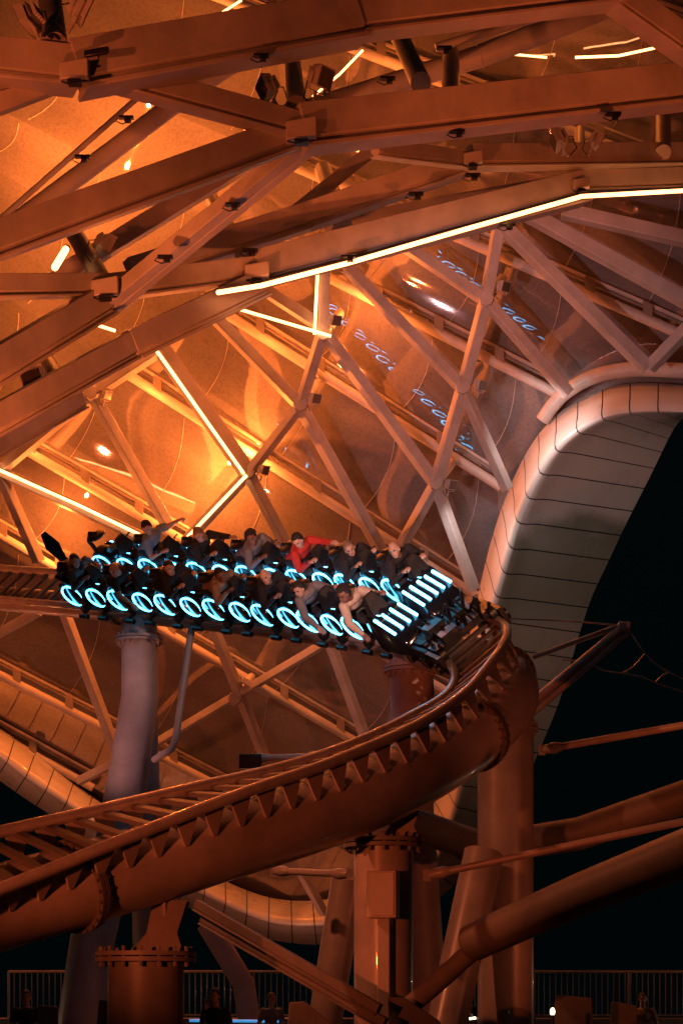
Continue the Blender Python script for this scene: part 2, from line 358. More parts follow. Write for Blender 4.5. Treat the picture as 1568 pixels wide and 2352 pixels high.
# ------------------------------------------------------------------ floodlights
def flood_proto():
    t = thing('floodlight', '', 'floodlight')
    mb = MB(); secs = []
    for x, s in ((-.1, .1), (-.06, .17), (.08, .2), (.12, .21)):
        secs.append([V(x, -s, -s*.8), V(x, s, -s*.8), V(x, s, s*.8), V(x, -s, s*.8)])
    mb.loft(secs)
    for i in range(5): mb.abox((-.13, -.12+i*.06, 0), .06, .012, .22)
    mb.build('housing', M['lattice'], t, local=True, bevel=.01)
    MB().abox((.125, 0, 0), .02, .36, .28).build('lens', M['lens_off'], t, local=True)
    mb = MB()
    for s in (-1, 1): mb.abox((0, s*.225, -.1), .05, .015, .26)
    mb.abox((0, 0, -.23), .05, .465, .015); mb.tube([(0, 0, -.23), (0, 0, -.42)], .03, 8)
    mb.build('bracket', M['lattice'], t, local=True)
    mb = MB(); mb.tube([V(-.13, 0, 0), V(-.25, .03, -.1), V(-.22, .02, -.35), V(-.05, 0, -.42)], .012, 6); mb.build('cable', M['black'], t, local=True)
    return t
FP = flood_proto(); first = True
FL = [('floodlight at the top left corner, left of its post', 70, 40, 24.6, 160, .9, 0), ('floodlight at the top left corner, right of its post', 185, 18, 24.6, 20, .9, 0),
      ('floodlight on the left of the post above the central beam joint', 615, 200, 27.2, 200, .85, 0), ('floodlight on the right of the post above the central beam joint', 735, 176, 27.2, -30, .9, 0),
      ('floodlight under the film beside the lit opening at the left', 240, 560, 30, 30, .9, 0), ('floodlight beside the long beam at the left edge', 82, 868, 28.5, 250, .9, 0),
      ('pale floodlight left of the post above the right-hand beam', 1282, 318, 33, 180, .9, 0), ('floodlight right of the post above the right-hand beam', 1368, 322, 33, 10, .7, 0),
      ('floodlight on the uppermost node of the right lattice line', 1155, 657, None, -40, .7, 0), ('floodlight on the middle node of the right lattice line', 1102, 884, None, -40, .7, 0),
      ('floodlight on the lowest node of the right lattice line', 1034, 1112, None, -40, .7, 0), ('floodlight beside the upright warm strip', 768, 735, None, -40, .7, 1),
      ('lit floodlight on the node with the orange glow', 722, 914, None, -40, .7, 1), ('floodlight at the foot of the long slanting warm strip', 605, 1078, None, -30, .65, 1),
      ('floodlight on the left lattice node', 243, 905, None, -30, .65, 0), ('small floodlight behind the arch truss near the short gold post', 756, 524, 36, 0, .6, 1)]
for lab, x, y, Y, ang, sc, on in FL:
    if first: t = FP; first = False
    else:
        t = FP.copy(); COL.objects.link(t)
        for ch in FP.children: c = ch.copy(); COL.objects.link(c); c.parent = t
    Y = Y or ymem(x, y)-LD-.1
    t.location = W(x, y, Y); t.rotation_euler = (R(8), R(25), R(ang)); t.scale = (sc,)*3
    tag(t, lab, 'floodlight')

# ------------------------------------------------------------------ track
CP = [(-420, 1305, 45, 42), (-200, 1325, 42.5, 44), (0, 1340, 40, 46), (250, 1360, 37.5, 47), (500, 1382, 35.2, 47), (720, 1403, 33.2, 47), (880, 1424, 31.5, 46), (1010, 1448, 30, 44), (1092, 1480, 28.6, 42),
      (1095, 1532, 27.3, 36), (1020, 1607, 26.2, 18), (890, 1684, 25, 7), (700, 1757, 23.8, 0), (500, 1815, 22.7, -7), (250, 1892, 21.5, -17), (0, 1970, 20.3, -27), (-250, 2050, 19, -31)]
ctl = [tuple(W(a, b, c))+(d,) for a, b, c, d in CP]
smp = catmull(ctl, 16)
C_ = [Vector(s[:3]) for s in smp]; BK = [s[3] for s in smp]; S_ = [0]
for i in range(1, len(C_)): S_.append(S_[-1]+(C_[i]-C_[i-1]).length)
NS = len(C_); FR = []
for i in range(NS):
    T = (C_[min(i+1, NS-1)]-C_[max(i-1, 0)]).normalized()
    z = V(0, 0, 1); up0 = (z-T*z.dot(T)).normalized(); rt = T.cross(up0)
    b = R(BK[i]); up = up0*math.cos(b)+rt*math.sin(b); lf = up.cross(T)
    f = min(1, max(0, (i-4.5*16)/(4.5*16))); rs = .26+(.48-.26)*f
    FR.append((T, up, lf, rs))
def at_s(s):
    i = max(0, min(bisect.bisect_right(S_, s)-1, NS-2)); t = (s-S_[i])/(S_[i+1]-S_[i])
    c = C_[i].lerp(C_[i+1], t); T = FR[i][0].lerp(FR[i+1][0], t).normalized(); up = FR[i][1].lerp(FR[i+1][1], t); up = (up-T*up.dot(T)).normalized()
    return c, T, up, up.cross(T), FR[i][3]
trk = thing('coaster_track', 'banked steel coaster track on a thick tube bending round toward the viewer', 'roller coaster track', tuple(W(1000, 1740, 26)))
GH = .5; SO = .16
MB().tube([C_[i]+FR[i][2]*GH for i in range(NS)], .074, 12).build('rail', M['rail'], trk)
MB().tube([C_[i]-FR[i][2]*GH for i in range(NS)], .074, 12).build('rail', M['rail'], trk)
MB().tube([C_[i]-FR[i][1]*(FR[i][3]+SO) for i in range(NS)], [FR[i][3] for i in range(NS)], 30).build('spine_tube', M['track'], trk)
s = 6.
s_bend = S_[int(7.3*16)]
while s < S_[-1]-.3:
    c, T, up, lf, rs = at_s(s); off = rs+SO; mb = MB()
    mb.box(c-up*.045, lf*.46, T*.055, up*.028)
    tie = mb.build('cross_tie', M['tie'], trk)
    if s > s_bend:
        for sg in (-1, 1):
            mb = MB()
            top = [c+lf*sg*.49+up*(-.03)+T*d for d in (-.17, .17)]; mid = [c+lf*sg*.475+up*(-.09)+T*d for d in (-.16, .16)]
            bot = [c+lf*sg*rs*.92+up*(-off+rs*.5)+T*d for d in (-.03, .03)]
            th = lf*sg*(-.03)
            mb.loft([[top[0], mid[0], bot[0], bot[1], mid[1], top[1]], [p+th for p in (top[0], mid[0], bot[0], bot[1], mid[1], top[1])]])
            mb.build('gusset', M['track'], tie)
    s += .44
def nearest(px):
    best = None
    for i in range(9*16, NS):
        p = C_[i]; x = p.x/(K*p.y)+784
        if best is None or abs(x-px) < best[0]: best = (abs(x-px), S_[i])
    return best[1]
for sx in (nearest(1030), nearest(165), S_[int(8.2*16)], S_[int(3.0*16)]):
    c, T, up, lf, rs = at_s(sx); cc = c-up*(rs+SO); mb = MB()
    mb.tube([cc-T*.06, cc-T*.01], rs+.07, 30); mb.tube([cc+T*.01, cc+T*.06], rs+.07, 30)
    for q in range(26):
        a = 2*math.pi*q/26; d = lf*math.cos(a)+up*math.sin(a); p = cc+d*(rs+.045); mb.tube([p-T*.1, p+T*.1], .02, 6)
    mb.build('bolted_flange', M['tie'], trk)

# ------------------------------------------------------------------ support columns
def flange(mb, c, r, h=.06):
    mb.tube([c-V(0, 0, h), c-V(0, 0, .008)], r, 28); mb.tube([c+V(0, 0, .008), c+V(0, 0, h)], r, 28)
    for q in range(16):
        a = 2*math.pi*q/16; mb.tube([c+V(math.cos(a)*(r-.06), math.sin(a)*(r-.06), -.12), c+V(math.cos(a)*(r-.06), math.sin(a)*(r-.06), .12)], .022, 6)
def column(label, legs, fl, saddle=None, mat='column', fmat=None):
    t = thing('support_column', label, 'column', tuple(legs[0][0][-1].xy)+(0,))
    for pts, r in legs: MB().tube(pts, r, 26).build('shaft', M[mat], t)
    if fl: mb = MB(); flange(mb, fl[0], fl[1]); mb.build('flange', M[fmat or mat], t)
    if saddle:
        a, b, w0, w1 = saddle; mb = MB()
        for dy in (-.2, .2):
            mb.loft([[a+V(-w0, dy+d, 0), a+V(w0, dy+d, 0), a.lerp(b, .35)+V(w0*.6, dy+d, 0), b+V(w1, dy+d, 0), b+V(-w1, dy+d, 0), a.lerp(b, .35)+V(-w0*.6, dy+d, 0)] for d in (-.02, .02)])
        mb.abox((a+b)/2, .04, .36, (b-a).length*.9); mb.build('saddle_bracket', M[mat], t)
    return t
def gz(px, py, Y, z=0.):
    p = W(px, py, Y); return Vector((p.x, p.y, z))
Ya = 37.3
column('grey forked column under the rear of the train', [([W(320, 1425, Ya), W(322, 1600, Ya), W(285, 1850, Ya-.2), W(215, 2150, Ya-.5), gz(165, 2480, Ya-1)], [.36, .37, .42, .44, .46]), ([W(325, 1590, Ya), W(335, 1850, Ya+.3), gz(345, 2480, Ya+1)], [.3, .3, .32])], (W(320, 1470, Ya), .48), None)
column('grey column under the front of the train', [([W(942, 1480, 31.6), W(948, 1640, 31.6), W(930, 1700, 31.6), gz(985, 2480, 31.9)], [.36, .38, .4, .42])], (W(942, 1538, 31.6), .45), None)
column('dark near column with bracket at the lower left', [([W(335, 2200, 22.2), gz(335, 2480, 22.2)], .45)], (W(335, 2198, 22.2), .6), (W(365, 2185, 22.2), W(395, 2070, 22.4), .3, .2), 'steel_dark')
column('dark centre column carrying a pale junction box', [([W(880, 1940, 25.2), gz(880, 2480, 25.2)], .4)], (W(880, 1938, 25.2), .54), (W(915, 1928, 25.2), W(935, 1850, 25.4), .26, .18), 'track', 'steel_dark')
column('tall wide column under the tight bend of the track', [([W(1160, 1600, 28.7), gz(1160, 2480, 28.7)], .43)], (W(1190, 1672, 28.7), .3), None, 'track')
jb = thing('junction_box', 'pale grey junction box on the face of the centre column', 'electrical box', tuple(W(880, 2110, 24.6)))
mb = MB(); c = W(880, 2055, 24.55); mb.box(c, (.19, -.05, 0), (.03, .1, 0), (0, 0, .31)); mb.build('enclosure', M['box'], jb, bevel=.012)
mb = MB(); mb.box(c+V(-.03, -.11, 0), (.165, -.045, 0), (.002, .006, 0), (0, 0, .285)); mb.build('door', M['box'], jb, bevel=.008)
mb = MB(); mb.box(W(880, 2230, 24.7), (.08, 0, 0), (0, .05, 0), (0, 0, .75)); mb.build('conduit_cover', M['box'], jb, bevel=.01)
def pipe(name, label, cat, pts, r, mat='track', ends=False, seg=18):
    t = thing(name, label, cat, tuple(pts[-1])); MB().tube(pts, r, seg).build('tube', M[mat], t)
    if ends:
        d = (pts[-1]-pts[0]).normalized()
        for p, sg in ((pts[0], 1), (pts[-1], -1)):
            mb = MB(); mb.tube([p, p+d*sg*.14, p+d*sg*.2, p+d*sg*.3], [r*1.1, r*1.6, r*1.6, r*1.1], 12); mb.abox(p-d*sg*.03, .1, .06, .16)
            mb.build('clevis_end', M[mat], t)
    return t
pipe('leaning_leg', 'dark leg leaning from the bend column down to the left', 'support leg', [W(1110, 1960, 28), gz(985, 2460, 27)], .3)
pipe('leaning_leg', 'second leg leaning left of the centre column', 'support leg', [W(800, 2020, 28), gz(715, 2460, 28)], .26)
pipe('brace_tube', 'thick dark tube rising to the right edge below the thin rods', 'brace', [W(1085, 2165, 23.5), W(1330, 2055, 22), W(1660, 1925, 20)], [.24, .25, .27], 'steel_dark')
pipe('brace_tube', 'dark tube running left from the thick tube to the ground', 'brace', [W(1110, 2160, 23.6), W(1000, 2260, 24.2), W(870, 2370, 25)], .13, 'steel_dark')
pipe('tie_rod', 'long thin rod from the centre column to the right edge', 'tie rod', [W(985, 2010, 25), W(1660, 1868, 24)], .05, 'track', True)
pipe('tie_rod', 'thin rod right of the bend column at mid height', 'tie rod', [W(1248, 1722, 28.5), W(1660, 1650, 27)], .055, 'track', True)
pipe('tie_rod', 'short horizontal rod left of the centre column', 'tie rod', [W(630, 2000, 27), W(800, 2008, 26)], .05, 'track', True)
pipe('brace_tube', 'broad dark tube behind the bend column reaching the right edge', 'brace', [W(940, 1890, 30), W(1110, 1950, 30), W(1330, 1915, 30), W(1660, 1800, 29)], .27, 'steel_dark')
pipe('brace_tube', 'pale rod with dark box below the train', 'brace', [W(575, 1742, 34), W(745, 1736, 34)], .06, 'lattice', True)
mb = MB(); mb.abox(W(575, 1750, 33.9), .4, .3, .26); tag(mb.build('control_box', M['black'], None, bevel=.02), 'small black box at the left end of the pale rod', 'box')
pipe('drain_pipe', 'bent grey pipe beside the forked column', 'pipe', [W(442, 1430, 36), W(405, 1690, 36), W(395, 1720, 36), W(355, 1745, 36.6)], .07, 'column')
pipe('brace_tube', 'pale leg standing on the ground under the lower rim', 'brace', [W(475, 2120, 40), W(560, 2260, 40), gz(590, 2340, 40)], .24, 'column')
for dx, dy, l in ((0, 0, 'upper'), (14, 32, 'lower')):
    a, b = W(450+dx, 2078+dy, 25), W(870+dx, 2320+dy, 23.5); t = thing('ground_beam', f'{l} of two dark parallel beams slanting down to the centre column', 'beam', tuple(b))
    MB().bar(a, b, flprof(.1, .16)).build('beam', M['steel_dark'], t, bevel=.01)
t = thing('outrigger_mast', 'pair of thin booms holding cables right of the bend', 'mast', tuple(W(1205, 1625, 33)))
for a, b, r in (((1200, 1632), (1432, 1440), .085), ((1222, 1640), (1440, 1452), .055), ((1222, 1510), (1425, 1436), .045)):
    MB().tube([W(*a, 33), W(*b, 33)], r, 10).build('boom', M['steel'], t)
mb = MB(); mb.abox(W(1432, 1440, 33), .22, .2, .16); mb.build('cable_head', M['steel'], t, bevel=.03)
cb_ = [[(1440, 1440), (1480, 1500), (1520, 1535), (1600, 1575)], [(1350, 1520), (1385, 1540), (1430, 1547), (1475, 1556), (1510, 1570), (1600, 1600)], [(1430, 1545), (1452, 1532), (1480, 1502)], [(1505, 1566), (1520, 1552), (1535, 1545)], [(1150, 1420), (1290, 1426), (1425, 1436)], [(1290, 1515), (1320, 1518), (1350, 1520)]]
for c in cb_: MB().tube([W(p[0], p[1], 33) for p in catmull(c, 5)], .014, 6).build('cable', M['rail'], t)

# ------------------------------------------------------------------ people
def remesh(mb, vox):
    me = bpy.data.meshes.new('tmp'); me.from_pydata([tuple(p) for p in mb.v], [], mb.f)
    o = bpy.data.objects.new('tmp', me); COL.objects.link(o)
    md = o.modifiers.new('r', 'REMESH'); md.mode = 'VOXEL'; md.voxel_size = vox; md.use_smooth_shade = True
    md2 = o.modifiers.new('s', 'SMOOTH'); md2.iterations = 2; md2.factor = .4
    dg = bpy.context.evaluated_depsgraph_get(); ev = o.evaluated_get(dg)
    out = bpy.data.meshes.new_from_object(ev); bpy.data.objects.remove(o); bpy.data.meshes.remove(me)
    return out
def chain(mb, pts, rs, seg=12):
    for p, r in zip(pts, rs): mb.ell(p, (r, r, r))
    for i in range(len(pts)-1): mb.tube([pts[i], pts[i+1]], [rs[i], rs[i+1]], seg)
LEG = dict(kn=[V(.12, -.15, .55), V(.12, .15, .55)], an=[V(-.46, -.12, .56), V(-.46, .12, .56)])
PL_ = V(-.34, 0, .7)
HB = [V(.34, -.2, .79), V(.34, .2, .79)]
POSES = {
 'ride': dict(pel=PL_, chest=V(.0, 0, .86), neck=V(.13, -.03, .95), head=V(.19, -.06, 1.07), yaw=-55, pitch=-12,
    el=[V(.1, -.31, .68), V(.1, .3, .7)], ha=HB, **LEG),
 'tuck': dict(pel=PL_, chest=V(.02, -.02, .83), neck=V(.15, -.04, .9), head=V(.22, -.06, 1.01), yaw=-30, pitch=-5,
    el=[V(.1, -.3, .65), V(.1, .29, .67)], ha=HB, **LEG),
 'wave': dict(pel=PL_, chest=V(-.02, -.02, .88), neck=V(.1, -.05, .98), head=V(.15, -.08, 1.1), yaw=-65, pitch=5,
    el=[V(.1, -.3, .7), V(.24, .24, .84)], ha=[HB[0], V(.48, .24, .84)], **LEG),
 'raise': dict(pel=PL_, chest=V(-.04, 0, .92), neck=V(.05, -.03, 1.05), head=V(.1, -.06, 1.18), yaw=-60, pitch=5,
    el=[V(.1, -.29, .72), V(.26, .26, 1.0)], ha=[HB[0], V(.52, .3, 1.08)], **LEG),
 'lean': dict(pel=PL_, chest=V(0, -.09, .87), neck=V(.12, -.16, .96), head=V(.17, -.23, 1.08), yaw=-75, pitch=-5,
    el=[V(.2, -.42, .7), V(.14, .22, .72)], ha=[V(.4, -.42, .52), HB[1]], **LEG),
 'stand': dict(pel=V(0, 0, .95), chest=V(.02, 0, 1.28), neck=V(.02, 0, 1.47), head=V(.05, 0, 1.62), yaw=10, pitch=0,
    el=[V(0, -.28, 1.12), V(0, .28, 1.12)], ha=[V(.2, -.2, 1.08), V(.08, .28, .86)], kn=[V(.04, -.12, .5), V(.0, .12, .5)], an=[V(-.02, -.13, .09), V(-.02, .13, .09)]),
}
CACHE = {}
def person_meshes(pose, tee, hair):
    key = (pose, tee, hair)
    if key in CACHE: return CACHE[key]
    P = POSES[pose]; hm = Euler((0, R(P['pitch']), R(P['yaw']))).to_matrix()
    sd = (P['chest']-P['pel']).normalized(); sh = [P['chest']+sd*.1+V(0, s*.185, 0) for s in (-1, 1)]; hp = [P['pel']+V(0, s*.095, -.02) for s in (-1, 1)]
    b = MB(); H = P['head']
    torso = [P['pel'], P['pel'].lerp(P['chest'], .45), P['chest'], P['chest']+sd*.09]
    for p, r in zip(torso, ((.12, .165, .12), (.105, .14, .12), (.12, .18, .14), (.09, .17, .08))): b.ell(p, r)
    chain(b, [P['chest']+sd*.08, P['neck'], H-hm@V(.01, 0, .04)], [.075, .058, .056])
    b.ell(H+hm@V(-.005, 0, .02), (.098, .078, .105), hm, 18, 12); b.ell(H+hm@V(.028, 0, -.045), (.062, .056, .07), hm); b.ell(H+hm@V(.05, 0, -.085), (.032, .034, .024), hm)
    b.loft([[H+hm@V(.085, -.012, .02), H+hm@V(.085, .012, .02), H+hm@V(.08, 0, .03)], [H+hm@V(.118, -.017, -.03), H+hm@V(.118, .017, -.03), H+hm@V(.124, 0, -.018)], [H+hm@V(.07, -.012, -.038), H+hm@V(.07, .012, -.038), H+hm@V(.07, 0, -.03)]])
    b.ell(H+hm@V(.082, 0, .038), (.02, .055, .012), hm)
    for s in (-1, 1): b.ell(H+hm@V(-.002, s*.08, -.005), (.02, .012, .032), hm)
    for i in (0, 1):
        s = -1 if i == 0 else 1
        chain(b, [sh[i], P['el'][i], P['ha'][i]], [.058, .043, .028])
        fd = (P['ha'][i]-P['el'][i]).normalized(); u, w = perp(fd, V(0, 0, 1)); hc = P['ha'][i]+fd*.05
        b.box(hc, fd*.045, w*.04, u*.014)
        dn = -u
        for q in range(5):
            off = w*(q-1.5)*.021
            if q < 4:
                ln = (.038, .044, .041, .032)[q]; p0 = hc+fd*.035+off; p1 = p0+fd*ln+dn*.012; p2 = p1+fd*.008+dn*.03; p3 = p2-fd*.02+dn*.012
                chain(b, [p0, p1, p2, p3], [.0105, .0098, .009, .008], 8)
            else:
                p0 = hc-fd*.02-w*s*.03; chain(b, [p0, p0-w*s*.022+fd*.03+dn*.015, p0-w*s*.012+fd*.055+dn*.035], [.013, .0115, .009], 8)
        chain(b, [hp[i], P['kn'][i], P['an'][i]], [.088, .06, .042])
        ft = V(-.14, 0, -.02) if pose != 'stand' else V(.15, 0, -.05)
        chain(b, [P['an'][i], P['an'][i]+ft], [.04, .034])
    body = remesh(b, .0095)
    body.materials.append(M['skin1']); body.materials.append(M['eye']); body.materials.append(M['lip'])
    inv = hm.transposed()
    for f in body.polygons:
        c = inv@(Vector(f.center)-H)
        if c.x > .05 and abs(c.z-.008) < .009 and abs(abs(c.y)-.031) < .014: f.material_index = 1
        elif c.x > .06 and abs(c.z+.062) < .008 and abs(c.y) < .026: f.material_index = 2
    c_ = MB()
    for p, r in zip(torso, ((.138, .18, .13), (.125, .155, .13), (.138, .198, .15), (.105, .185, .085))): c_.ell(p, r)
    for i in (0, 1):
        if tee: chain(c_, [sh[i], sh[i].lerp(P['el'][i], .62)], [.076, .066])
        else: chain(c_, [sh[i], P['el'][i], P['el'][i].lerp(P['ha'][i], .93)], [.078, .062, .042])
    shirt = remesh(c_, .013)
    d_ = MB(); d_.ell(P['pel']+V(0, 0, -.01), (.142, .185, .125))
    for i in (0, 1): chain(d_, [hp[i], P['kn'][i], P['an'][i].lerp(P['kn'][i], .08)], [.104, .074, .052])
    trs = remesh(d_, .014)
    shoes = []
    for i in (0, 1):
        e_ = MB(); ft = V(-.16, 0, -.03) if pose != 'stand' else V(.17, 0, -.05)
        chain(e_, [P['an'][i], P['an'][i]+ft*.5, P['an'][i]+ft], [.05, .046, .04]); shoes.append(remesh(e_, .013))
    hr = None
    if hair:
        h_ = MB(); rnd = random.Random(3); su, sv = 22, 14; idx = {}
        for i in range(sv+1):
            for j in range(su):
                t = max(.04, min(math.pi-.04, math.pi*i/sv)); k = 1+(.1 if hair == 'curly' else .03)*rnd.random()
                p = V(.112*math.sin(t)*math.cos(2*math.pi*j/su)-.012, .09*math.sin(t)*math.sin(2*math.pi*j/su), .118*math.cos(t)+.026)*k
                idx[(i, j)] = (len(h_.v), p); h_.v.append(H+hm@p)
        low = -.1 if hair == 'long' else -.04
        for i in range(sv):
            for j in range(su):
                q = [idx[(i, j)], idx[(i, (j+1) % su)], idx[(i+1, (j+1) % su)], idx[(i+1, j)]]; c = sum((x[1] for x in q), Vector())/4
                if c.z < low or (c.x > .045 and c.z < .075) or (c.x > .0 and c.z < .02): continue
                h_.f.append(tuple(x[0] for x in q))
        if hair == 'long': h_.ell(H+hm@V(-.075, 0, -.1), (.045, .085, .11), hm)
        if hair == 'curly':
            for q in range(60):
                a = rnd.uniform(0, 6.28); t = rnd.uniform(0, 1.4); p = V(.115*math.sin(t)*math.cos(a)-.02, .095*math.sin(t)*math.sin(a), .12*math.cos(t)+.03)
                if p.x > .05 and p.z < .08: continue
                h_.ell(H+hm@p, (.022,)*3, None, 8, 6)
        hr = bpy.data.meshes.new('hair'); hr.from_pydata([tuple(p) for p in h_.v], [], h_.f); hr.shade_smooth()
    CACHE[key] = (body, shirt, trs, shoes, hr); return CACHE[key]
def person(label, mat4, pose='ride', tee=False, hair='short', skin='skin1', shirt='c_black', trousers='c_jean', haircol='h_dark', group=None):
    body, sm, tm, fm, hm = person_meshes(pose, tee, hair)
    r = thing('person', label, 'person', (0, 0, 0), group); r.matrix_world = mat4
    for nm, me, mt in (('body', body, skin), ('shirt', sm, shirt), ('trousers', tm, trousers), ('shoe', fm[0], 'c_black'), ('shoe', fm[1], 'c_black'), ('hair', hm, haircol)):
        if me is None: continue
        if not me.materials: me.materials.append(M[mt])
        o = bpy.data.objects.new(nm, me); COL.objects.link(o); o.parent = r
        if not me.polygons[0].use_smooth: me.shade_smooth()
        o.material_slots[0].link = 'OBJECT'; o.material_slots[0].material = M[mt]
    return r

# ------------------------------------------------------------------ train
def ell_sec(x, z, ry, rz, n=16): return [V(x, math.cos(2*math.pi*i/n)*ry, z+math.sin(2*math.pi*i/n)*rz) for i in range(n)]
def bike_meshes():
    out = []
    mb = MB(); mb.loft([ell_sec(*q) for q in ((-.72, .46, .03, .04), (-.62, .44, .12, .12), (-.4, .42, .15, .2), (-.15, .4, .12, .13), (.1, .42, .12, .14), (.32, .46, .15, .21), (.5, .47, .14, .2), (.66, .46, .05, .07))])
    for x in (-.33, .42): mb.tube([(x, -.2, .32), (x, -.17, .32), (x, .17, .32), (x, .2, .32)], [.27, .31, .31, .27], 26)
    mb.abox((0, 0, .12), 1.2, .2, .1); out.append(('bike_car', mb, 'gloss'))
    for x, rr in ((-.33, .245), (.42, .22)):
        for s in (-1, 1): out.append(('light_ring', MB().torus((x, s*.215, .32), (.12*s, 1, -.1*s), rr, .019), 'blue'))
    mb = MB(); mb.ell((-.34, 0, .58), (.22, .13, .06)); out.append(('saddle', mb, 'seat'))
    mb = MB(); mb.loft([[V(-.1, -.12, .6), V(-.1, .12, .6), V(.02, .12, .58), V(.02, -.12, .58)], [V(.04, -.13, .72), V(.04, .13, .72), V(.13, .13, .69), V(.13, -.13, .69)]]); out.append(('chest_rest', mb, 'seat'))
    mb = MB(); mb.tube([(.34, -.3, .78), (.37, -.2, .79), (.42, -.08, .72), (.4, 0, .64), (.42, .08, .72), (.37, .2, .79), (.34, .3, .78)], .018, 8)
    mb.loft([[V(.4, -.2, .58), V(.4, .2, .58), V(.56, .16, .54), V(.56, -.16, .54)], [V(.4, -.17, .78), V(.4, .17, .78), V(.5, .14, .74), V(.5, -.14, .74)], [V(.38, -.1, .92), V(.38, .1, .92), V(.42, .08, .91), V(.42, -.08, .91)]]); out.append(('handlebar', mb, 'black'))
    mb = MB(); mb.tube([(-.62, 0, .5), (-.68, 0, .75), (-.5, 0, .94), (-.28, 0, .94)], .045, 8); mb.ell((-.32, 0, .9), (.2, .2, .06)); out.append(('back_restraint', mb, 'black'))
    out.append(('light_line', MB().tube([(.3, -.17, .58), (.45, -.16, .62), (.6, -.1, .58)], .011, 6), 'blue'))
    mb = MB()
    for x in (-.3, .3): mb.tube([(x, -.2, -.05), (x, .2, -.05)], .09, 12); mb.abox((x, 0, .02), .25, .3, .1); mb.tube([(x-.12, -.25, -.16), (x+.12, -.25, -.16)], .05, 8)
    out.append(('wheel_carriage', mb, 'black'))
    return out
train = thing('coaster_train', 'black motorbike style coaster train with glowing cyan rings rounding the bend', 'roller coaster train', tuple(C_[5*16]))
TL = ORG[train.name]
def place(obj_list, M4, parent=train, skip=()):
    root = None
    for i, (nm, me, mt) in enumerate(obj_list):
        if i in skip: continue
        o = bpy.data.objects.new(nm, me); COL.objects.link(o)
        if i == 0: o.parent = parent; o.matrix_basis = Matrix.Translation(-TL)@M4; root = o
        else: o.parent = root
    return root
def to_me(lst):
    res = []
    for nm, mb, mt in lst:
        o = mb.build(nm, M[mt], None); me = o.data; bpy.data.objects.remove(o); res.append((nm, me, mt))
    return res
BK_ = to_me(bike_meshes())
def mk_cowl(n, w, dy, dz):
    mb = MB(); mb.loft([[V(x, y+dy, z+dz) for x, y, z in ((x0, -w*q, .05), (x0, -w*q, .2+h*.5), (x0, -w*q*.8, .25+h), (x0, w*q*.8, .25+h), (x0, w*q, .2+h*.5), (x0, w*q, .05))] for x0, q, h in ((.3, .9, .38), (.6, 1, .38), (.95, 1, .2), (1.12, .9, .05), (1.2, .7, -.06))])
    cowl = [('front_cowl', mb, 'gloss')]
    for k in range(n):
        y = -w*.8+k*(w*1.6/(n-1)); cowl.append(('light_bar', MB().tube([(.58+.02*k, y+dy, .66+dz-.012*k), (1.0+.01*k, y+dy, .43+dz)], .027, 8), 'blue'))
    return to_me(cowl)
COWL = {-1: mk_cowl(4, .3, .02, -.08), 1: mk_cowl(5, .37, -.2, -.05)}
sf = None
for i in range(3*16, 9*16):
    p = C_[i]; x = p.x/(K*p.y)+784
    if x >= 925: sf = S_[i]; break
def mat_at(s, side):
    c, T, up, lf, rs = at_s(s); o = c+lf*side*.48+up*.12
    m = Matrix((T, lf, up)).transposed().to_4x4(); m.translation = o; return m
RIDERS_N = [('rider in cream sweater with dark curly hair, front near seat', 'lean', False, 'curly', 'skin2', 'c_cream'), ('rider in grey long sleeves just behind the cream sweater', 'lean', False, 'short', 'skin1', 'c_grey'),
            ('bare headed rider in a black jacket, near side third from front', 'ride', False, None, 'skin1', 'c_black'), ('rider in tan top crouched over the bars, near side middle', 'tuck', False, 'short', 'skin2', 'c_tan'),
            ('rider all in black at the middle of the near side', 'ride', False, 'short', 'skin1', 'c_black'), ('bald rider in black tee shirt with bare arms', 'lean', True, None, 'skin1', 'c_black'), ('rearmost near side rider in dark grey top', 'ride', False, 'long', 'skin1', 'c_grey')]
RIDERS_F = [('broad bald rider in black jacket, front far seat', 'ride', False, None, 'skin1', 'c_black'), ('fair haired rider in black behind the front far seat', 'tuck', False, 'short', 'skin1', 'c_black'),
            ('rider in bright red jacket on the far side', 'wave', False, 'short', 'skin1', 'c_red'), ('dark haired rider in grey top behind the red jacket', 'ride', False, 'curly', 'skin2', 'c_grey'),
            ('fair haired rider in black with one arm out, far side', 'wave', False, 'long', 'skin1', 'c_black'), ('rider in pale blue top with one arm raised', 'raise', True, 'short', 'skin1', 'c_blue'), None]
SP = 1.46
for r in range(7):
    for side, lst in ((-1, RIDERS_N), (1, RIDERS_F)):
        m4 = mat_at(sf-r*SP, side); place(BK_, m4, skip=(3, 4) if r == 0 else ())
        rd = lst[r]
        if rd:
            person(rd[0], m4@Matrix.Translation((0, 0, -.1))@Matrix.Scale(1.1, 4), rd[1], rd[2], rd[3], rd[4], rd[5], haircol='h_fair' if 'fair' in rd[0] else 'h_dark')
        if r == 0: place(COWL[side], m4)
mb = MB()
for s in (-1, 1):
    for x in (-.3, .25):
        mb.tube([(x, s*.5-.05, .14), (x, s*.5+.05, .14)], .13, 18); mb.tube([(x, s*.62, .0), (x, s*.7, .0)], .1, 14); mb.tube([(x, s*.5-.05, -.16), (x, s*.5+.05, -.16)], .09, 14)
    mb.abox((0, s*.6, .05), .9, .07, .3); mb.abox((-.05, s*.4, .2), .7, .1, .1); mb.tube([(.3, s*.45, .2), (.5, s*.5, .38)], .03, 8)
mb.abox((0, 0, .18), .35, 1.1, .12); mb.abox((-.5, 0, .2), .8, .2, .14); mb.tube([(.1, .1, .24), (.35, .1, .5)], .035, 8); mb.abox((.1, -.2, .3), .3, .3, .12); mb.tube([(.2, .35, .25), (.35, .42, .55), (.42, .42, .58)], .03, 8)
